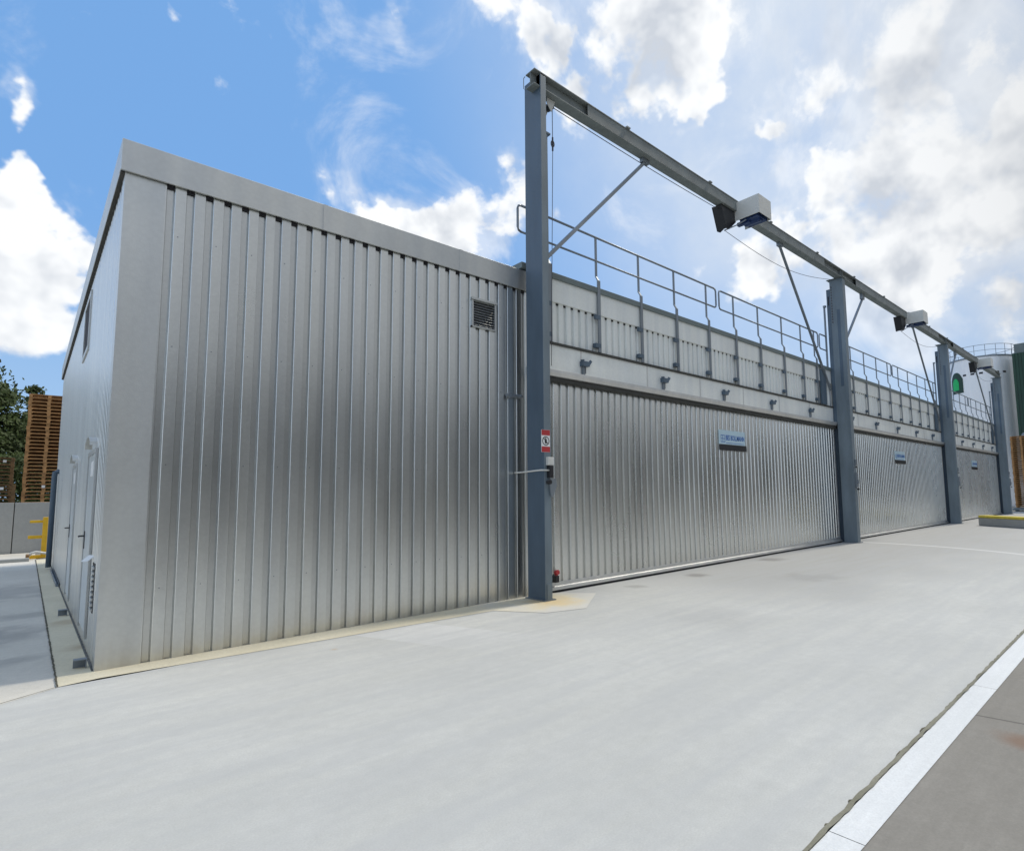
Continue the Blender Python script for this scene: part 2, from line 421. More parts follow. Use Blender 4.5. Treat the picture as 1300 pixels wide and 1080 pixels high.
# side doors
def side_door(y0, y1, lbl):
    d = obj('door', MB().box(-.012, .0, y0+.05, y1-.05, .16, 2.25), 'door_grey', blk, .004, label=lbl)
    fr = MB().box(-.022,.0,y0,y0+.05,.12,2.30).box(-.022,.0,y1-.05,y1,.12,2.30).box(-.022,.0,y0+.05,y1-.05,2.25,2.30)
    obj('door_frame', fr, 'alu_cap', d)
    h = MB(); h.box(-.02,-.012,y1-.14,y1-.10,1.08,1.30); h.tube([(-.02,y1-.12,1.24),(-.07,y1-.12,1.24),(-.075,y1-.24,1.24)], .010)
    obj('handle', h, 'black', d)
    hd = MB()
    pts = [( -.012-.10*math.sin(a), 2.34+.07*math.cos(a)) for a in [math.pi*.0+math.pi*.5*i/6 for i in range(7)]]+[(-.0,2.34)]
    hd.prism(pts, y0+.1, y1-.1, 'y') if False else None
    for i in range(8):
        a0, a1 = math.pi*i/8, math.pi*(i+1)/8; ym = (y0+y1)/2; r = (y1-y0)*.36
        hd.quad((0,ym+r*math.cos(a0),2.34+.12*math.sin(a0)),(0,ym+r*math.cos(a1),2.34+.12*math.sin(a1)),(-.07,ym+r*math.cos(a1),2.34+.12*math.sin(a1)),(-.07,ym+r*math.cos(a0),2.34+.12*math.sin(a0)))
    obj('door_hood', hd, 'white_box', d)
    obj('door_plate', MB().box(-.016,-.0125,y0+.3,y1-.45,1.98,2.16), 'white', d)
side_door(1.20, 2.30, 'pale grey metal door nearer the corner'); side_door(4.75, 5.85, 'pale grey metal door farther along the side')
wv = obj('vent_opening', MB().box(-.006,-.001,4.15,5.25,4.12,4.92), 'dark', blk)
obj('frame', MB().box(-.02,0,4.07,4.15,4.04,5.0).box(-.02,0,5.25,5.33,4.04,5.0).box(-.02,0,4.15,5.25,4.92,5.0).box(-.02,0,4.15,5.25,4.04,4.12), 'alu_cap', wv)
lg = MB()
for k in range(9): lg.box(-.018,-.004,.62,.86,.50+.055*k,.525+.055*k)
sg = obj('side_louvre', lg, 'alu_cap', blk); obj('grille_backing', MB().box(-.004,-.0,.6,.88,.48,1.0), 'soffit', sg)
obj('hanging_tag', MB().bar((-.004,.98,1.07),(-.075,.93,1.01),.09,.006), 'white', blk)
# downpipe
dp = tag(obj('downpipe', MB().tube([(.02,12.6,2.46),(-.03,12.6,2.5),(-.075,12.6,2.46),(-.085,12.6,2.35),(-.085,12.6,0.05)], .055, 12), 'blue', None, 0, True),
    'dark grey pipe bent into the side wall beyond both grey doors', 'pipe')
# steel brackets at the foot of the side wall
for (y, lb) in ((.30, 'small steel channel bracket on the cream strip at the front corner of the block'), (4.1, 'small steel channel bracket on the cream strip between the two grey doors')):
    br = MB().box(-.145,-.045,y,y+.008,.0045,.095).box(-.145,-.045,y-.085,y,.087,.095).box(-.053,-.045,y-.085,y,.0045,.087)
    tag(obj('wall_bracket', br, 'galv'), lb, 'bracket', 'brackets at the foot of the side wall')
tag(obj('channel_rail', MB().box(-.06,-.052,8.2,12.2,.0045,.07).box(-.02,-.012,8.2,12.2,.0045,.07).box(-.052,-.02,8.2,12.2,.0045,.012), 'galv'),
    'long steel channel lying along the foot of the side wall before the pipe', 'rail')

# ================================================================== KILN BUILDING
CX = [5.30, 18.07, 30.62, 42.90]       # columns
KX0, KX1 = 5.5, 43.45
kl = thing('kiln_building', (KX0,0,0), 'long row of drying kilns with ribbed upper wall over three wide gates', 'building')
up = MB(); ribbed(up, KX0+.02, KX1, KX0+.50, 4.37, 5.13, 'x', 0.)
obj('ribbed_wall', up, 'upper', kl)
obj('notch_shade', MB().box(KX0+.03, KX1, .012, .036, 5.10, 5.13), 'dark', kl)  # dark strip painted as shade at the rib heads
obj('plain_band', MB().box(KX0+.021, KX1, -.035, .06, 5.13, 5.55), 'upper', kl)
obj('roof_coping', MB().box(KX0-.22, KX1+.05, -.075, .35, 5.55, 5.655), 'coping_green', kl, .004)
obj('roof', MB().box(KX0+.02, KX1, .3, DB, 5.3, 5.5), 'coping_green', kl)
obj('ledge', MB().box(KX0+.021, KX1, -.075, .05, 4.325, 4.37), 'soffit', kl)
fa = MB(); x = KX0+.021
xs = [KX0+.021]+[10.54-1.93*k for k in (2,1)]+[10.54+1.93*k for k in range(0,18)]
xs = [a for a in xs if a < KX1]+[KX1]
for a, b in zip(xs, xs[1:]): fa.box(a+.006, b-.006, -.045, .05, 3.852, 4.325)
obj('fascia', fa, 'upper', kl)
for a in xs[1:-1]: obj('fascia_joint', MB().box(a-.016, a+.016, -.05, -.0455, 3.86, 4.32), 'frame', kl)
obj('gate_head_rail', MB().prism([(-.16,3.85),(-.16,3.80),(-.13,3.74),(.05,3.70),(.05,3.85)], KX0-.08, KX1, 'x'), 'frame', kl, .003)
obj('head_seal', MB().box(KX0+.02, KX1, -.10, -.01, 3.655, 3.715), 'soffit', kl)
obj('end_wall', MB().box(KX1-.04, KX1, .06, DB, 0, 5.5), 'alu_flat', kl)

for a in xs[2:-1:2]: obj('band_seam', MB().box(a-.02, a+.02, -.038, -.0355, 5.135, 5.545), 'upper', kl)
# ---- gates
def gate(xa, xb, lbl):
    g = thing('kiln_gate', (xa,0,0), lbl, 'gate', 'kiln gates')
    p = MB(); ribbed(p, xa, xb, xa+.12, .15, 3.66, 'x', 0.)
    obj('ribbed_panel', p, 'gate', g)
    obj('stile', MB().box(xa-.0, xa+.075, -.012, -.001, .15, 3.66), 'frame', g)
    obj('stile', MB().box(xb-.075, xb, -.012, -.001, .15, 3.66), 'frame', g)
    bt = MB().prism([(-.05,.035),(-.05,.085),(-.02,.10),(-.02,.16),(.04,.16),(.04,.035)], xa, xb, 'x'); bt.box(xa, xb, -.075, -.05, .035, .06)
    obj('bottom_rail', bt, 'frame', g)
    obj('floor_seal', MB().box(xa, xb, -.06, .02, .0005, .035), 'dark', g)
    # company board
    cx = xa+(11.30-5.72)
    s = obj('company_sign', MB().box(cx, cx+1.20, -.022, -.004, 2.82, 3.17), 'sign_plate', g)
    obj('dark_strip', MB().box(cx+.01, cx+1.24, -.026, -.004, 2.675, 2.817), 'black', s)
    t = text_mb('BES BOLLMANN', .17, cx+.29, -.024, 2.93, .72); obj('lettering', t, 'sign_blue', s)
    lg = MB().box(cx+.07,cx+.26,-.024,-.0225,2.87,2.885).box(cx+.07,cx+.26,-.024,-.0225,2.95,2.965).box(cx+.07,cx+.26,-.024,-.0225,3.03,3.045).box(cx+.07,cx+.085,-.024,-.0225,2.885,3.03).box(cx+.15,cx+.165,-.0245,-.0225,2.87,3.045).box(cx+.245,cx+.26,-.0245,-.0225,2.885,3.03)
    lg.box(cx+.30,cx+1.14,-.024,-.0225,2.85,2.862)
    obj('emblem', lg, 'sign_blue', s)
    # end switch at the foot
    xq = xa+.27
    sw = obj('limit_switch', MB().box(xq-.04, xq+.04, -.10, -.001, .165, .28), 'black', g, .006)
    obj('red_button', MB().tube([(xq,-.05,.33),(xq,-.11,.34)], .042, 12).box(xq-.02,xq+.02,-.085,-.06,.28,.33), 'red', sw)
    return g
gate(CX[0]+.42, CX[1]+.10, 'wide ribbed aluminium gate nearest the camera, beside the block')
gate(CX[1]+.26, CX[2]+.10, 'middle ribbed aluminium gate between second and third blue columns')
gate(CX[2]+.26, CX[3]+.10, 'farthest ribbed aluminium gate, next to the last blue column')

# ---- columns
ZB = 8.59; ZT = 8.86; YF = -.59; YB = -.16
c1 = thing('steel_column', (CX[0],YF,0), 'dark blue steel column nearest the camera carrying the prohibition sign', 'column')
x = CX[0]
p = MB().box(x, x+.014, YF, YB, 0, ZT-.03).box(x+.104, x+.118, YF, YB, 0, ZB-.02).box(x+.014, x+.104, YF+.05, YF+.06, 0, ZB)
obj('profile', p, 'blue', c1, .003)
obj('front_lip', MB().box(x+.0005, x+.118, YF-.006, YF+.002, 0.02, ZT-.05), 'blue_light', c1, .002)
obj('guide_channel', MB().box(x+.119, x+.20, YF+.06, YF+.075, .0, 7.85).box(x+.185, x+.20, YF+.075, YB, .0, 7.85).box(x+.119,x+.20,YB-.015,YB,0,7.85), 'blue_light', c1, .002)
obj('channel_cap', MB().box(x+.119, x+.26, YF+.05, YB, 7.85, 7.88), 'blue', c1)
obj('base_plate', MB().box(x-.03, x+.20, YF-.03, YB+.04, .0045, .022), 'galv', c1)
obj('base_shoe', MB().box(x+.03, x+.13, YF-.02, YF-.0065, .022, .26), 'blue_light', c1)
obj('rub_mark', MB().box(x-.002,x-.0005,YF+.25,YF+.38,1.0,1.12), 'blue_light', c1) if False else None
# release gear on column 1
rg = obj('release_gear', MB().box(x+.03,x+.15,YF-.07,YF-.007,2.13,2.26), 'white_box', c1, .006)
gm = MB().box(x+.05,x+.12,YF-.09,YF-.007,1.93,2.12).tube([(x+.03,YF-.05,1.86),(x+.03,YF-.12,1.86)], .035, 12); obj('lever_block', gm, 'black', rg)
cv = MB(); cv.prism([(x+.07,1.90),(x+.20,1.93),(x+.23,1.82),(x+.14,1.62),(x+.10,1.64)], YF-.05, YF-.02, 'y'); obj('cover_plate', cv, 'galv', rg)
def column(x, lbl):
    c = thing('steel_column', (x,YF,0), lbl, 'column')
    p = MB().box(x, x+.22, YF, YF+.42, 0, ZB-.005)
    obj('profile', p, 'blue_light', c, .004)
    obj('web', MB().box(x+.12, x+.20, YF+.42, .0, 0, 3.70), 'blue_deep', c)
    u = MB().box(x+.0, x+.20, YF+.42, -.05, 3.853, ZB-.3).box(x+.16,x+.2,YF+.42,-.09,3.5,3.9); obj('upper_plate', u, 'blue', c, .003)
    obj('slot', MB().box(x-.003, x-.0005, YF+.13, YF+.23, 5.0, 7.55), 'blue', c)
    obj('slot', MB().box(x-.003, x-.0005, YF+.46, YF+.5, 7.75, 8.05), 'dark', c)
    obj('cap_plate', MB().box(x-.05, x+.27, YF-.04, YF+.5, ZB-.005, ZB+.012), 'beam', c)
    obj('base_plate', MB().box(x-.05, x+.27, YF-.05, YF+.47, .0045, .022), 'galv', c)
    gt = obj('guide_tube', MB().tube([(x-.05,.02,3.86),(x-.05,.02,7.72)], .032, 10).box(x-.09,x+.0,-.03,.05,7.70,7.76), 'galv', c)
    ch = MB()
    for k in range(14): ch.box(x-.20,x-.17,-.30,-.27,8.25-.09*k,8.30-.09*k)
    obj('chain', ch, 'wire', gt)
    bx = MB().box(x+.06,x+.19,YF-.06,YF-.001,1.75,2.2).box(x+.08,x+.15,YF-.09,YF-.06,1.85,1.98).box(x+.10,x+.19,YF-.04,YF-.001,2.45,2.62)
    obj('control_box', bx, 'galv', c, .004); obj('knob', MB().tube([(x+.07,YF-.05,1.68),(x+.07,YF-.11,1.68)],.03,10).tube([(x+.09,YF-.03,2.38),(x+.09,YF-.07,2.38)],.025,10), 'black', c)
    return c
column(CX[1], 'blue grey steel column between the nearest gate and the middle gate')
column(CX[2], 'blue grey steel column between the middle gate and the farthest gate')
column(CX[3], 'farthest blue grey steel column at the end of the kilns')

# prohibition sign on column 1
ps = tag(obj('warning_sign', MB().box(CX[0]-.06, CX[0]+.118, YF-.014, YF-.0068, 2.34, 2.70), 'white'), 'red and white prohibition sign with a crossed out figure on the nearest column', 'sign')
sx = CX[0]+.029; sy = YF-.0145
for za in (2.61, 2.342): obj('red_band', MB().box(CX[0]-.058, CX[0]+.116, sy-.001, sy, za, za+.088), 'red', ps)
rgm = MB(); r0, r1 = .060, .074; z0 = 2.52
for k in range(24):
    a, b = 2*math.pi*k/24, 2*math.pi*(k+1)/24
    rgm.quad(*[(sx+r*math.cos(t), sy-.0015, z0+r*math.sin(t)) for r, t in ((r0,a),(r1,a),(r1,b),(r0,b))])
q = .05; rgm.quad((sx-q-.005,sy-.0018,z0+q-.005),(sx-q+.005,sy-.0018,z0+q+.005),(sx+q+.005,sy-.0018,z0-q+.005),(sx+q-.005,sy-.0018,z0-q-.005))
obj('prohibition_ring', rgm, 'black', ps)
fg = MB(); fg.quad(*[(sx+a, sy-.0012, z0+b) for a, b in ((-.02,-.04),(.02,-.04),(.018,.01),(.028,.012),(.008,.03),(-.022,.008))]); fg.quad(*[(sx-.002+.013*math.cos(t), sy-.0012, z0+.038+.013*math.sin(t)) for t in [2*math.pi*k/10 for k in range(10)]])
obj('figure', fg, 'black', ps)
tag(obj('latch_rod', MB().tube([(5.16,.0,2.03),(5.17,-.10,2.03),(5.20,-.62,2.05),(5.40,-.66,2.05)], .013, 8), 'white_box', None, 0, True), 'thin pale rod crossing the nearest column from the block wall to its release gear', 'rod')
tag(obj('pipe_stub', MB().tube([(5.02,.0,3.30),(5.02,-.09,3.30)],.045,10).tube([(5.02,-.05,3.30),(5.28,-.05,3.31)],.03,10), 'galv'), 'short grey stub pipe on the block wall just left of the nearest column', 'pipe')

# ---- beam
bm_ = thing('gantry_beam', (CX[0],YF,ZB), 'long grey steel beam lying across the tops of the four blue columns', 'beam')
x0, x1 = 5.17, 43.25; fy0, fy1 = YF+.008, YF+.225
web = YF+.115
obj('profile', MB().box(x0, x1, fy0, fy1, ZB, ZB+.018).box(x0, x1, fy0-.012, fy1+.012, ZT-.018, ZT).box(x0, x1, web-.008, web+.008, ZB+.022, ZT-.022), 'beam', bm_, .002)
for a, b in ((CX[0]+1.15, CX[1]-1.3),(CX[1]+1.25, CX[2]-1.3),(CX[2]+1.25, CX[3]-1.3)):
    obj('cover_plate', MB().box(a, b, fy0+.004, fy0+.014, ZB+.024, ZT-.024), 'beam', bm_)
st = MB()
for cx in CX:
    for dx in (-.0, .11):
        st.box(cx+dx+.0, cx+dx+.012, fy0+.01, web-.009, ZB+.023, ZT-.023)
obj('stiffener', st, 'beam', bm_)
for k in range(12):
    xx = 7.5+k*2.9
    obj('bolted_lug', MB().box(xx, xx+.10, fy0-.04, fy0+.02, ZT, ZT+.03), 'beam', bm_)
eb = MB().tube([(5.18,fy1+.04,ZT-.01),(5.165,fy1+.06,ZT-.04),(5.165,fy1+.06,ZB+.04),(5.18,fy1+.04,ZB+.01)], .007, 6); obj('end_hoop', eb, 'beam', bm_)
ym = -.42
obj('brace', MB().bar((8.25,ym,8.52),(5.52,ym,5.66),.06,.06).box(8.16,8.36,ym-.05,ym+.05,8.50,8.588), 'galv', bm_)
for i in (1,2):
    obj('brace', MB().bar((CX[i]+2.2,ym,8.40),(CX[i]+.23,ym,6.35),.06,.06).box(CX[i]+2.1,CX[i]+2.3,ym-.05,ym+.05,8.39,8.588), 'galv', bm_)
for i in (0,1,2):
    xa = (14.15, 26.0, 36.9)[i]; xb = CX[i+1]-.12
    obj('brace', MB().bar((xa,ym,8.50),(xb,-.06,4.9),.065,.05).box(xa-.10,xa+.10,ym-.05,ym+.05,8.49,8.588), 'galv', bm_)

# ---- hoists
def hoist(x, lbl):
    h = thing('hoist', (x,-.5,8.26), lbl, 'hoist')
    y0, y1, z0, z1, w = -1.18, -.45, 8.34, 8.81, .60
    t = .012
    hs = MB().box(x, x+t, y0, y1, z0, z1).box(x+w-t, x+w, y0, y1, z0, z1).box(x+t, x+w-t, y0, y0+t, z0, z1).box(x+t, x+w-t, y0+t, y1, z1-t, z1)
    obj('housing', hs, 'white_box', h, .004)
    m = MB().box(x+.06, x+w-.08, y0+.08, -.62, z0-.03, z0+.22).tube([(x+.3,y0+.12,z0+.05),(x+.3,-.62,z0+.05)], .13, 16).box(x+.12,x+.22,y0+.35,y1-.05,z0-.08,z0)
    obj('motor', m, 'motor', h)
    pf = [(x-.62,8.585),(x+.04,8.585),(x+.04,8.33),(x-.28,8.05),(x-.42,8.03)]
    d = MB().prism(pf, -.52, -.505, 'y').prism(pf, -.27, -.255, 'y').box(x-.60,x+.04,-.505,-.27,8.57,8.586)
    d.tube([(x-.27,-.505,8.34),(x-.27,-.27,8.34)], .14, 18).box(x-.05,x+.04,-.505,-.27,8.33,8.57)
    d.prism([(x-.605,8.57),(x-.57,8.57),(x-.38,8.05),(x-.42,8.03)], -.505, -.27, 'y')
    obj('cable_drum', d, 'black', h)
    obj('stay', MB().tube([(x-.40,-.45,8.0),(x-.02,-.62,8.22),(x+.04,-.8,8.30)], .015, 6), 'galv', h)
    return h
hoist(11.62, 'off white hoist housing with blue motor on the beam over the nearest gate')
hoist(24.7, 'off white hoist housing on the beam over the middle gate')
hoist(37.0, 'off white hoist housing on the beam over the farthest gate')

# sheave and cables
sh = thing('pulley_bracket', (5.6,-.4,8.3), 'pale triangular pulley plate hanging under the beam beside the nearest column', 'pulley')
for ya in (-.47, -.33): obj('plate', MB().prism([(5.55,8.58),(5.74,8.58),(5.65,8.36),(5.55,8.48)], ya, ya+.015, 'y'), 'white_box', sh)
obj('sheave', MB().tube([(5.67,-.45,8.49),(5.67,-.34,8.49)], .06, 18), 'black', sh)
def cable(x, xh, lbl, zc=8.50):
    xc = x+.43
    c = thing('hoist_cable', (xc,-.40,3.8), lbl, 'cable')
    obj('rope', MB().tube([(xc,-.40,zc),(xc,-.40,7.95)], .007, 5).tube([(xc,-.40,7.70),(xc,-.30,3.86)], .006, 5), 'wire', c)
    tb = MB().tube([(xc,-.40,7.95),(xc,-.40,7.70)], .016, 6)
    for k in range(10):
        t = 2*math.pi*k/10; u = 2*math.pi*(k+1)/10
        tb.bar((xc+.035*math.cos(t),-.40,7.83+.06*math.sin(t)),(xc+.035*math.cos(u),-.40,7.83+.06*math.sin(u)),.014,.014)
    obj('turnbuckle', tb, 'wire', c)
    n = 10; pts = [(xc+(xh-xc)*k/n, -.40, zc+.02-.04*math.sin(math.pi*k/n)) for k in range(n+1)]
    obj('run', MB().tube(pts, .008, 5), 'wire', c)
cable(CX[0], 11.55, 'thin wire rope from the nearest hoist down beside the nearest column')
for i in (0,1,2):
    xh = (11.3,24.4,36.7)[i]; xe = CX[i+1]-.19
    n = 16; pts = [(xh+(xe-xh)*k/n, -.40, 8.05+.45*k/n-.32*math.sin(math.pi*k/n)) for k in range(n+1)]
    tag(obj('signal_cable', MB().tube(pts, .007, 5), 'wire'), ('thin cable sagging from the nearest hoist to the second column','thin cable sagging from the middle hoist to the third column','thin cable sagging from the farthest hoist to the last column')[i], 'cable')

# ---- roof railing, one run per bay
def railing(xs, loops, lbl):
    g = thing('roof_railing', (xs[0],-.05,4.4), lbl, 'railing')
    yt = -.005
    zT, zM = 6.70, 6.22
    for (a, b) in loops:
        r = .07
        pts = [(a+r,yt,zT),(a+.02,yt,zT-.02),(a,yt,zT-r),(a,yt,zM+r),(a+.02,yt,zM+.02),(a+r,yt,zM)]
        pe = [(b-r,yt,zT),(b-.02,yt,zT-.02),(b,yt,zT-r),(b,yt,zM+r),(b-.02,yt,zM+.02),(b-r,yt,zM)]
        obj('top_rail', MB().tube([(a+r,yt,zT),(b-r,yt,zT)], .022, 8), 'galv', g, 0, True)
        obj('mid_rail', MB().tube([(a+r,yt,zM),(b-r,yt,zM)], .020, 8), 'galv', g, 0, True)
        obj('end_loop', MB().tube(pts, .021, 8), 'galv', g, 0, True); obj('end_loop', MB().tube(pe, .021, 8), 'galv', g, 0, True)
    for x in xs:
        p = MB().bar((x,-.068,4.375),(x,-.068,5.80),.075,.024).bar((x,-.068,5.79),(x,yt,5.90),.045,.024).bar((x,yt,5.89),(x,yt,zT-.015),.04,.03)
        po = obj('post', p, 'galv', g)
        for z in (4.50, 5.06): obj('clamp', MB().box(x-.12, x+.026, -.084, -.001 if z < 5 else -.0355, z-.04, z+.04), 'blue', po)
    return g
rx = [5.92, 7.17, 8.45, 9.69, 10.98, 12.22, 13.47, 14.83, 16.05, 17.0]
railing(rx, [(5.25,11.42),(11.56,17.30),(17.42,17.95)], 'galvanised roof guard rail over the nearest gate')
for i in (1,2):
    a, b = CX[i], CX[i+1]
    n = 10; d = (b-a-1.2)/(n-1)
    railing([a+.62+k*d for k in range(n)], [(a+.30,a+6.1),(a+6.24,b-.15)], ('','galvanised roof guard rail over the middle gate','galvanised roof guard rail over the farthest gate')[i])

# ---- swivel brackets on the fascia
def clip(x):
    c = thing('fascia_clamp', (x,-.045,4.0), 'small dark forked clamp on a stem on the smooth fascia over the gates', 'clamp', 'forked clamps along the fascia')
    obj('stem', MB().box(x-.028, x+.028, -.085, -.046, 3.87, 4.04).box(x+.045,x+.058,-.08,-.046,3.9,4.04), 'galv', c)
    f = MB().box(x-.07, x+.10, -.14, -.046, 4.03, 4.12)
    f.bar((x-.05,-.10,4.11),(x-.06,-.11,4.15),.05,.05).bar((x+.085,-.10,4.05),(x+.15,-.12,4.15),.035,.05)
    obj('fork', f, 'blue', c)
    return c
cx0 = clip(6.72)
for i in range(3):
    for k in range(5):
        if i == 0 and k == 0: continue
        c = copy_tree(cx0); c.location.x = CX[i]+1.42+2.40*k
        c.location.z = 4.0
names_ = ['nearest','second','third','fourth','fifth']
bays = ['nearest gate','middle gate','farthest gate']
cl_ = sorted([o for o in COL.objects if o.name.startswith('fascia_clamp')], key=lambda o: o.location.x)
for n, o in enumerate(cl_): o['label'] = 'dark forked clamp on the fascia over the %s, %s of its five' % (bays[n//5], names_[n % 5])

# dark blue jamb plate at the right end of each upper bay
for i in (0,1,2):
    x = CX[i+1]
    tag(obj('jamb_plate', MB().box(x-.85, x-.50, -.09, -.036 , 4.38, 5.5), 'blue'), 'dark steel plate on the upper kiln wall just before the %s column' % ('second','third','last')[i], 'plate', 'plates on the upper kiln wall')

# ================================================================== LEFT BACKGROUND
yg = thing('guard_post', (-.1,17,0), 'yellow steel guard with two arms in front of the concrete wall', 'guard')
obj('post', MB().box(-.17,-.05,16.94,17.06,0,1.25), 'yellow', yg, .01)
obj('arm', MB().box(-.46,-.17,16.97,17.03,1.08,1.16), 'yellow', yg, .01)
obj('arm', MB().box(-.48,-.17,16.97,17.03,.60,.70), 'yellow', yg, .01)
obj('foot', MB().box(-.42,-.17,16.9,17.1,.0,.10), 'yellow', yg, .01)
tag(obj('hose', MB().tube([(-.44,16.6,.10),(-.38,16.6,.19),(-.28,16.6,.22),(-.2,16.6,.2),(-.05,16.6,.16)], .035, 8), 'white_box', None, 0, True), 'pale hose curled at the foot of the yellow guard', 'hose')
tag(obj('wooden_block', MB().box(-.50,-.42,16.3,16.8,.0,.16), 'wood_dark', None, .01), 'small brown block beside the foot of the yellow guard', 'block')

def pallet_mesh(name, mat):
    mb = MB(); Lx, Ly = 1.2, .8
    for k in range(5): mb.box(-Lx/2, Lx/2, -Ly/2+k*.1725, -Ly/2+k*.1725+.11, .100+.022, .144)
    for x in (-Lx/2, -.07, Lx/2-.14): mb.box(x, x+.14, -Ly/2, Ly/2, .100, .122)
    for x in (-Lx/2, -.05, Lx/2-.10):
        for y in (-Ly/2, -.05, Ly/2-.10): mb.box(x, x+.10, y, y+.10, .022, .100)
    for y in (-Ly/2, -.05, Ly/2-.10): mb.box(-Lx/2, Lx/2, y, y+.10, .002, .022)
    me = bpy.data.meshes.new(name); me.from_pydata(mb.v, [], mb.f); me.materials.append(M[mat]); return me
PM = pallet_mesh('pallet', 'wood'); PMD = pallet_mesh('pallet', 'wood_dark')
def stack(x, y, n, me, rot, lbl, grp, z=0, sx=1., sy=1.):
    for k in range(n):
        o = bpy.data.objects.new('wooden_pallet', me); COL.objects.link(o)
        o.location = (x+random.uniform(-.012,.012), y+random.uniform(-.012,.012), z+.144*k); o.rotation_euler.z = rot+random.uniform(-.008,.008)
        tag(o, lbl, 'pallet', grp)
stack(-.12, 24.4, 42, PM, 0, 'orange wooden pallet in the tall stack behind the concrete wall', 'pallets in the tall stack behind the wall')
stack(-.10, 25.28, 42, PM, 0, 'orange wooden pallet in the row behind the tall stack', 'pallets in the row behind the tall stack')
stack(-1.50, 24.5, 17, PMD, 0, 'brown wooden pallet in the lower front stack beside the tall stack', 'pallets in the low brown stack')
stack(-2.75, 24.5, 17, PMD, 0, 'brown wooden pallet in the lower front stack beside the tall stack', 'pallets in the low brown stack')
stack(-1.62, 26.6, 25, PMD, 0, 'brown wooden pallet in the stack set back behind the low brown stack', 'pallets in the rear brown stack')
stack(-2.9, 26.6, 25, PMD, 0, 'brown wooden pallet in the stack set back behind the low brown stack', 'pallets in the rear brown stack')
stack(49.25, -.62, 34, PMD, math.pi/2, 'brown wooden pallet in the row behind the far right stacks', 'pallets in the row behind the far right stacks', .33)
stack(49.25, -1.87, 34, PMD, math.pi/2, 'brown wooden pallet in the row behind the far right stacks', 'pallets in the row behind the far right stacks', .33)
for (x, y, z, lb) in ((-.12,23.98,2.35,'small white paper tag on the tall orange pallet stack'),(-1.28,24.05,2.28,'small white paper tag on the low brown pallet stack'),(-1.3,26.18,3.45,'small white paper tag on the rear brown pallet stack')):
    tag(obj('paper_tag', MB().box(x-.05,x+.05,y-.012,y-.004,z-.05,z+.05), 'white'), lb, 'tag')

# trees
def leaf_mat():
    m, nt, b = new_mat('leaves')
    n1 = noise(nt, coords(nt), .9, 4); oi = N(nt, 'ShaderNodeNewGeometry')
    c = mixc(nt, ramp(nt, n1, [(.35, 0.), (.65, 1.)]), (.018,.032,.010), (.055,.085,.022))
    c = mixc(nt, math_(nt, 'MULTIPLY', oi.outputs['Random Per Island'], .5), c, (.075,.10,.03))
    L(nt, c, b.inputs['Base Color']); b.inputs['Roughness'].default_value = .65
    b.inputs['Specular IOR Level'].default_value = .25
    return m
M['leaf'] = leaf_mat()
def tree(x, y, h, rad, lbl, nclump=90, nleaf=190, seed=1):
    rnd = random.Random(seed); t = thing('broadleaf_tree', (x,y,0), lbl, 'tree', 'trees behind the pallet stacks')
    tr = MB(); tr.tube([(x,y,0),(x+.1,y,h*.2),(x-.1,y+.1,h*.45),(x,y,h*.72)], [.30,.24,.17,.06], 8)
    cl = []
    for k in range(nclump):
        while True:
            v = Vector((rnd.uniform(-1,1), rnd.uniform(-1,1), rnd.uniform(-1,1)))
            if .25 < v.length < 1: break
        v = v*(.86+.3*rnd.random()); c = Vector((x+v.x*rad, y+v.y*rad, h*.58+v.z*h*.38)); cl.append((c, rad*rnd.uniform(.13,.26)))
    for c, r in cl[:16]:
        b0 = Vector((x, y, h*rnd.uniform(.2,.5))); tr.tube([b0, (b0+c)/2+Vector((0,0,-.3)), c], [.09,.06,.02], 5)
    obj('trunk', tr, 'bark', t)
    lf = MB()
    for c, r in cl:
        for k in range(nleaf):
            d = Vector((rnd.gauss(0,1), rnd.gauss(0,1), rnd.gauss(0,.8)))*r*.55
            p = c+d; s = rnd.uniform(.07,.15)*1.35
            a = Vector((rnd.gauss(0,1), rnd.gauss(0,1), rnd.gauss(0,1))).normalized(); b = a.orthogonal().normalized()
            lf.v += [tuple(p-a*s), tuple(p+b*s*.5), tuple(p+a*s), tuple(p-b*s*.5)]; i = len(lf.v)-4; lf.f.append((i,i+1,i+2,i+3))
    obj('crown', lf, 'leaf', t)
    return t
tree(-4.9, 44, 10.6, 4.1, 'large dark broadleaf tree at the left edge behind the pallet stacks', 230, 260, 3)
tree(.1, 47, 9.9, 1.9, 'smaller dark tree showing just above the tall pallet stack', 80, 200, 5)
t3 = tree(-10.5, 50, 10., 5., 'dark broadleaf tree standing left of the large one, beyond the photo edge', 110, 150, 8)
hd = MB(); rnd = random.Random(4)
for k in range(16000):
    p = Vector((rnd.uniform(-9,4), rnd.uniform(38,41), rnd.uniform(0,1)**.7*4.6)); s = rnd.uniform(.08,.17)
    a = Vector((rnd.gauss(0,1), rnd.gauss(0,1), rnd.gauss(0,1))).normalized(); b = a.orthogonal().normalized(); i = len(hd.v)
    hd.v += [tuple(p-a*s), tuple(p+b*s*.6), tuple(p+a*s), tuple(p-b*s*.6)]; hd.f.append((i,i+1,i+2,i+3))
tag(obj('hedge', hd, 'leaf'), 'dark hedge under the trees behind the pallet stacks', 'hedge')
k_ = 0
for (x, y, w_) in ((-18,46,'fourth'),(-27,42,'fifth')):  # unseen copies added to darken the side wall reflection
    c = copy_tree(t3); c.location = (x, y, 0); c['label'] = 'unseen dark tree, %s in the row, added for the side wall to mirror' % w_

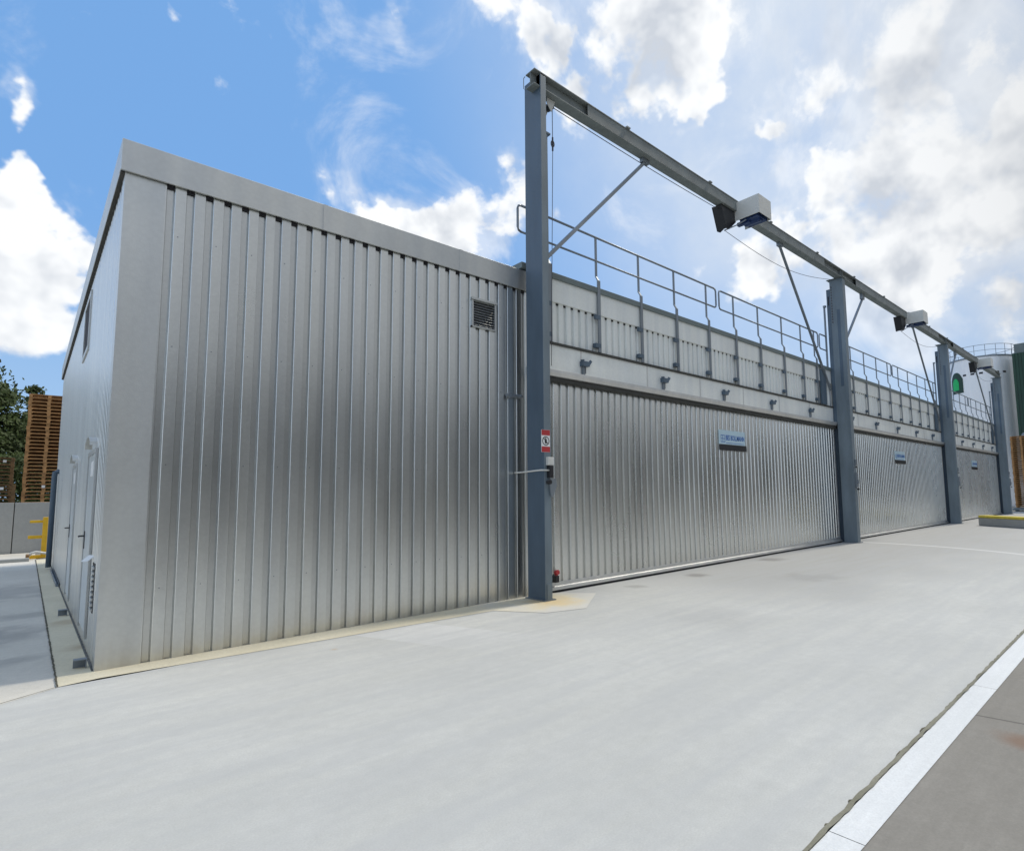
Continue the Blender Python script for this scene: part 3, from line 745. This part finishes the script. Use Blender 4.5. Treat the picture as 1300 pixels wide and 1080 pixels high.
# ================================================================== RIGHT BACKGROUND
stack(48.4, -.62, 34, PM, math.pi/2, 'orange wooden pallet in the stack beyond the last column', 'pallets in the stack beyond the last column', .26)
stack(48.4, -1.87, 34, PM, math.pi/2, 'orange wooden pallet in the stack at the right edge of the photo', 'pallets in the stack at the right edge', .26)
tag(obj('pallet_base_frame', MB().box(47.7,49.8,-2.6,.1,.10,.25).box(47.8,48.0,-1.7,-1.5,0,.1).box(47.8,48.0,-.2,.0,0,.1), 'blue_light', None, .01), 'pale blue steel frame under the pallets beyond the last column', 'frame')
cb = thing('concrete_barrier', (29.5,-1.5,0), 'low concrete barrier with a yellow painted top at the right edge', 'barrier')
d = Vector((-.64,-.768,0)); nrm = Vector((.768,-.64,0))
def obox(a, l, w, z0, z1, c=.0):
    mb = MB(); a = Vector(a); pts = [a, a+d*l, a+d*l+nrm*w, a+nrm*w]
    mb.prism([(p.x, p.y) for p in pts], z0, z1, 'z'); return mb
obj('block', obox((29.5,-1.5,0), 5.5, .45, 0.001, .34), 'wall_conc', cb, .03)
obj('yellow_top', obox((29.5,-1.5,0)-0*d if False else (29.5,-1.5,0), 5.5, .45, .342, .45), 'yellow_faded', cb, .03)
# silo
sl = thing('silo', (62.5,3.9,0), 'tall white round silo rising behind the far end of the kilns', 'silo')
sm = MB(); seg = 64; R = 2.62; Z1 = 13.35
sm.tube([(62.5,3.9,0),(62.5,3.9,Z1)], R, seg)
obj('shell', sm, 'silo', sl)
obj('rim', MB().tube([(62.5,3.9,Z1+.001),(62.5,3.9,Z1+.12)], R+.06, seg), 'galv', sl)
rl = MB()
def ring(mb, r, z, t):
    for k in range(40):
        a, b = 2*math.pi*k/40, 2*math.pi*(k+1)/40
        mb.bar((62.5+r*math.cos(a),3.9+r*math.sin(a),z),(62.5+r*math.cos(b),3.9+r*math.sin(b),z),t,t)
ring(rl, R, Z1+1.1, .035); ring(rl, R, Z1+.6, .03)
for k in range(20):
    a = 2*math.pi*k/20; rl.bar((62.5+R*math.cos(a),3.9+R*math.sin(a),Z1+.1),(62.5+R*math.cos(a),3.9+R*math.sin(a),Z1+1.1),.035,.035)
obj('top_railing', rl, 'galv', sl)
lg = MB()
for th in (-.55,-.35,-.1,.15,.4,.62,.85):
    a = math.pi+th; r = R+.012
    for dz in (0,):
        lg.quad(*[(62.5+r*math.cos(a+da), 3.9+r*math.sin(a+da), Z1-1.45+zz) for da, zz in ((-.055,-.08),(.055,-.08),(.055,.08),(-.055,.08))])
obj('vent_slot', lg, 'dark', sl)
def arch(mb, th0, th1, z0, z1, r):
    n = 10; pts = []
    for k in range(n+1):
        u = k/n; a = math.pi+th0+(th1-th0)*u; zt = z1-(z1-z0)*.35*(abs(2*u-1)**2.6); pts.append((a, zt))
    for (a, za), (b, zb) in zip(pts, pts[1:]):
        mb.quad((62.5+r*math.cos(a),3.9+r*math.sin(a),z0),(62.5+r*math.cos(b),3.9+r*math.sin(b),z0),(62.5+r*math.cos(b),3.9+r*math.sin(b),zb),(62.5+r*math.cos(a),3.9+r*math.sin(a),za))
ar = MB(); arch(ar, -.95, -.42, 10.35, 12.3, R+.02); sg = obj('green_panel', ar, 'dark_green', sl)
ar = MB(); arch(ar, -.86, -.58, 10.65, 11.75, R+.035); obj('bright_mark', ar, 'green', sg)
gt = thing('green_tower', (60,-.6,0), 'dark green clad tower against the right side of the white silo', 'tower')
mbx = MB()
for k in range(14): mbx.box(59.4+.0, 61.4, .92-k*.22, 1.10-k*.22, 4.0, 13.1); 
mbx.box(59.45,61.35,-2.1,1.08,4.0,13.05); obj('cladding', mbx, 'dark_green', gt)
obj('head_box', MB().box(59.6,60.8,.15,.95,13.11,13.95), 'coping_green', gt, .02)
obj('leg', MB().box(59.5,59.8,.7,1.0,0,4.0), 'galv', gt); obj('leg', MB().box(59.5,59.8,-2.,-1.7,0,4.0), 'galv', gt)
mc = MB().box(58.2,59.3,-.9,.35,5.2,6.4).tube([(58.3,.5,5.9),(59.2,.5,5.9)], .3, 12); obj('machinery', mc, 'galv', gt, .02)
s2 = thing('reflection_hall', (80,-22,0), 'unseen dark hall added past the right edge for the far gates to mirror', 'hall')  # out of view, added to darken reflections in the far gates
obj('wall', MB().box(72,95,-42,-1.5,0,8.5), 'shed', s2); obj('roof', MB().prism([(71.5,8.5),(95.5,8.5),(95.5,8.7),(84,11),(71.5,8.7)], -42.5, -1.2, 'y'), 'coping_green', s2)
# unseen dark shed added behind the camera for the sheets to mirror
sd = thing('reflection_shed', (10,-38,0), 'unseen long dark shed added behind the camera for the sheets to mirror', 'shed')
obj('wall', MB().box(-14,90,-60,-38,0,10), 'shed', sd); obj('roof', MB().prism([(-61,10.),(-37.4,10.),(-37.4,10.2),(-49,12),(-61,10.2)], -15, 91, 'x'), 'coping_green', sd)

# ================================================================== SKY AND SUN
SUN_AZ = math.radians(97)      # from +Y towards +X
SUN_EL = math.radians(54)
sd_ = Vector((math.sin(SUN_AZ)*math.cos(SUN_EL), math.cos(SUN_AZ)*math.cos(SUN_EL), math.sin(SUN_EL)))
sun = bpy.data.lights.new('sun', 'SUN'); sun.energy = 2.7; sun.angle = math.radians(9); sun.color = (1, .93, .82)
so = bpy.data.objects.new('sun', sun); COL.objects.link(so); so.rotation_euler = sd_.to_track_quat('Z', 'Y').to_euler()
W = bpy.data.worlds.new('World'); SC.world = W; W.use_nodes = True
nt = W.node_tree; bg = nt.nodes['Background']
sky = N(nt, 'ShaderNodeTexSky', sky_type='NISHITA'); sky.sun_disc = False; sky.sun_elevation = SUN_EL
sky.sun_rotation = SUN_AZ; sky.altitude = 100; sky.air_density = 1.; sky.dust_density = .8; sky.ozone_density = 1.
SKYS = .12
tc = N(nt, 'ShaderNodeTexCoord'); D = tc.outputs['Generated']
# (direction, chord radius, weight)
BL = [((0.483, 0.566, 0.668), 0.076, 0.5), ((0.673, 0.42, 0.609), 0.079, 0.6), ((0.635, 0.462, 0.619), 0.08, 0.5), ((-0.029, 0.93, 0.367), 0.062, 1), ((0.002, 0.933, 0.36), 0.055, 1), ((-0.022, 0.955, 0.295), 0.088, 0.95), ((0.021, 0.956, 0.292), 0.055, 0.9), ((-0.008, 0.973, 0.229), 0.096, 0.8), ((0.037, 0.976, 0.213), 0.056, 0.6), ((-0.032, 0.893, 0.448), 0.046, 1.3), ((-0.014, 0.918, 0.397), 0.042, 1.0), ((0.033, 0.941, 0.337), 0.044, 0.8), ((0.321, 0.838, 0.44), 0.048, 0.9), ((0.365, 0.827, 0.428), 0.052, 0.9), ((0.402, 0.809, 0.428), 0.062, 1), ((0.455, 0.793, 0.406), 0.077, 0.95), ((0.51, 0.74, 0.439), 0.085, 0.9), ((0.536, 0.7, 0.472), 0.069, 0.8), ((0.508, 0.694, 0.511), 0.067, 0.8), ((0.463, 0.576, 0.674), 0.094, 0.8), ((0.416, 0.604, 0.68), 0.074, 0.55), ((0.491, 0.575, 0.654), 0.058, 0.7), ((0.299, 0.708, 0.64), 0.054, 0.7), ((0.324, 0.718, 0.615), 0.031, 0.4), ((0.08, 0.803, 0.591), 0.024, 0.55), ((0.564, 0.568, 0.6), 0.066, 1.2), ((0.577, 0.603, 0.551), 0.087, 0.6), ((0.652, 0.461, 0.602), 0.089, 0.95), ((0.641, 0.506, 0.577), 0.063, 0.8), ((0.682, 0.442, 0.583), 0.061, 0.8), ((0.602, 0.464, 0.65), 0.123, 0.75), ((0.748, 0.374, 0.548), 0.035, 0.95), ((0.781, 0.378, 0.497), 0.058, 0.6), ((0.557, 0.483, 0.676), 0.075, 0.6), ((0.816, 0.316, 0.483), 0.081, 0.9), ((0.833, 0.272, 0.482), 0.097, 0.9), ((0.858, 0.327, 0.398), 0.098, 1), ((0.902, 0.266, 0.341), 0.115, 1), ((0.929, 0.203, 0.311), 0.109, 0.9), ((0.93, 0.122, 0.348), 0.117, 0.8), ((0.884, 0.204, 0.42), 0.113, 0.75), ((0.903, 0.108, 0.415), 0.113, 0.8), ((0.834, 0.412, 0.368), 0.09, 0.9), ((0.823, 0.456, 0.339), 0.07, 0.8), ((0.82, 0.383, 0.425), 0.051, 0.8), ((0.942, 0.231, 0.245), 0.08, 0.45), ((0.964, 0.122, 0.235), 0.072, 0.6), ((0.854, 0.127, 0.505), 0.167, 0.5), ((0.794, 0.228, 0.563), 0.179, 0.5), ((0.72, 0.323, 0.614), 0.149, 0.45), ((0.799, 0.136, 0.586), 0.128, 0.4), ((0.591, 0.678, 0.436), 0.063, 0.5), ((0.701, 0.441, 0.56), 0.041, 0.5)]
GR = [((0.488, 0.554, 0.674), 0.088, 0.55), ((0.616, 0.461, 0.638), 0.098, 0.75), ((0.848, 0.263, 0.46), 0.091, 0.65), ((0.894, 0.251, 0.37), 0.08, 0.35), ((0.867, 0.358, 0.347), 0.087, 0.55), ((0.918, 0.241, 0.314), 0.094, 0.5), ((-0.019, 0.952, 0.305), 0.062, 0.3), ((-0.008, 0.971, 0.238), 0.096, 0.35), ((0.936, 0.156, 0.316), 0.098, 0.45), ((0.833, 0.104, 0.544), 0.159, 0.3), ((0.953, 0.135, 0.27), 0.109, 0.5), ((0.535, 0.731, 0.423), 0.095, 0.15), ((0.711, 0.318, 0.628), 0.122, 0.2), ((0.886, 0.185, 0.425), 0.098, 0.25)]
def vdist(c):
    n = N(nt, 'ShaderNodeVectorMath', operation='DISTANCE'); L(nt, D, n.inputs[0]); n.inputs[1].default_value = c; return n.outputs['Value']
def field(lst):
    tot = None
    for c, r, w_ in lst:
        f = maprange(nt, vdist(c), 0, r, w_, 0, True)
        tot = f if tot is None else math_(nt, 'ADD', tot, f)
    return tot
def fbm(off, scale, detail, rough, dist=0.):
    n = N(nt, 'ShaderNodeTexNoise'); n.inputs['Scale'].default_value = scale; n.inputs['Detail'].default_value = detail
    n.inputs['Roughness'].default_value = rough; n.inputs['Distortion'].default_value = dist
    v = N(nt, 'ShaderNodeVectorMath', operation='ADD'); L(nt, D, v.inputs[0]); v.inputs[1].default_value = off
    L(nt, v.outputs[0], n.inputs['Vector']); return n.outputs['Fac']
D0 = D
wn = N(nt, 'ShaderNodeTexNoise'); wn.inputs['Scale'].default_value = 5.; wn.inputs['Detail'].default_value = 5; wn.inputs['Roughness'].default_value = .6
L(nt, D, wn.inputs['Vector'])
w1 = N(nt, 'ShaderNodeVectorMath', operation='SUBTRACT'); L(nt, wn.outputs['Color'], w1.inputs[0]); w1.inputs[1].default_value = (.5,.5,.5)
w2 = N(nt, 'ShaderNodeVectorMath', operation='SCALE'); L(nt, w1.outputs[0], w2.inputs[0]); w2.inputs['Scale'].default_value = .22
w3 = N(nt, 'ShaderNodeVectorMath', operation='ADD'); L(nt, D, w3.inputs[0]); L(nt, w2.outputs[0], w3.inputs[1])
D = w3.outputs[0]
B = field(BL); G = field(GR)
D = D0
n1 = fbm((0,0,0), 8.0, 13, .60, .1)
n1s = fbm((0,0,0), 8.0, 4, .52, .1)
s = sd_*.022
n2 = fbm((s.x, s.y, s.z+.012), 8.0, 4, .52, .1)
# open sky inside the view, scattered cloud elsewhere
outside = maprange(nt, vdist((.55,.70,.42)), .55, 1.05, 0., .60, True)
dens = math_(nt, 'ADD', math_(nt, 'ADD', math_(nt, 'MINIMUM', B, .95), outside), math_(nt, 'MULTIPLY', math_(nt, 'SUBTRACT', n1, .5), 2.7))
wisp = maprange(nt, math_(nt, 'ADD', fbm((2,7,5), 4.5, 10, .62, .6), math_(nt, 'MULTIPLY', B, .25)), .55, .80, 0, .55, True)
alpha = math_(nt, 'MAXIMUM', maprange(nt, dens, .36, .86, 0, 1, True), wisp)
thick = maprange(nt, dens, .6, 1.5, 0, 1, True)
lit = math_(nt, 'MULTIPLY', math_(nt, 'SUBTRACT', n1s, n2), 5.5)          # bright where the cloud thins towards the sun
g2 = fbm((3.1,1.7,0.4), 3.2, 5, .5)
grey = math_(nt, 'ADD', math_(nt, 'MULTIPLY', G, 1.), math_(nt, 'MULTIPLY', thick, math_(nt, 'MULTIPLY', maprange(nt, g2, .40, .66, 0, 1, True), .55)))
grey = math_(nt, 'SUBTRACT', grey, lit)
grey = maprange(nt, grey, 0, 1, 0, 1)
cloudc = mixc(nt, grey, (1.0,1.02,1.04), (.63,.675,.745))
skyc = mixc(nt, 1., sky.outputs['Color'], (SKYS,)*3, 'MULTIPLY')
skyc = mixc(nt, .78, skyc, (.205,.455,.89))
sep = N(nt, 'ShaderNodeSeparateXYZ'); L(nt, D, sep.inputs[0])
# humid haze: whitens low sky and the part near the sun
hz = maprange(nt, sep.outputs['Z'], .0, .40, .62, .0, True)
skyc = mixc(nt, hz, skyc, (.48,.66,.86))
veil = math_(nt, 'MULTIPLY', maprange(nt, vdist((0.763, 0.141, 0.63)), .25, .75, 1., 0, True), maprange(nt, fbm((9,2,4), 3.4, 9, .6), .3, .6, .55, 1.))
skyc = mixc(nt, veil, skyc, (.74,.81,.90))
final = mixc(nt, alpha, skyc, cloudc)
# unseen grey cloud deck added on the road side to mute sheet reflections
deck = math_(nt, 'MULTIPLY', maprange(nt, vdist((.62,-.72,.30)), .45, 1.15, .95, 0, True), maprange(nt, fbm((5,5,1), 2.2, 6, .5), .3, .7, .85, 1.))
final = mixc(nt, deck, final, mixc(nt, maprange(nt, fbm((1,8,3), 3., 5, .5), .35, .65), (.40,.41,.42), (.53,.54,.55)))
# below the horizon: ground tone
final = mixc(nt, maprange(nt, sep.outputs['Z'], -.02, .0, 1, 0), final, (.25,.25,.24))
L(nt, final, bg.inputs['Color']); bg.inputs['Strength'].default_value = 1.0

# ================================================================== CAMERA
cam = bpy.data.cameras.new('camera'); co = bpy.data.objects.new('camera', cam); COL.objects.link(co)
yaw, pitch, roll, f = math.radians(44.5454), math.radians(5.4766), math.radians(-.9947), 722.7
F = Vector((math.sin(yaw)*math.cos(pitch), math.cos(yaw)*math.cos(pitch), math.sin(pitch)))
Rv = Vector((math.cos(yaw), -math.sin(yaw), 0)); U = Rv.cross(F)
R2 = Rv*math.cos(roll)+U*math.sin(roll); U2 = -Rv*math.sin(roll)+U*math.cos(roll)
co.matrix_world = Matrix(((R2.x,U2.x,-F.x,-.5661),(R2.y,U2.y,-F.y,-7.5629),(R2.z,U2.z,-F.z,1.65),(0,0,0,1)))
cam.sensor_fit = 'HORIZONTAL'; cam.sensor_width = 36; cam.lens = f/1300*36
cam.shift_x = -96.6764/1300; cam.shift_y = 18.5287/1300; cam.clip_start = .05; cam.clip_end = 3000
SC.camera = co
SC.render.engine = 'CYCLES'
SC.view_settings.view_transform = 'Standard'; SC.view_settings.look = 'None'; SC.view_settings.exposure = 0; SC.view_settings.gamma = 1
try: SC.cycles.use_denoising = True
except Exception: pass
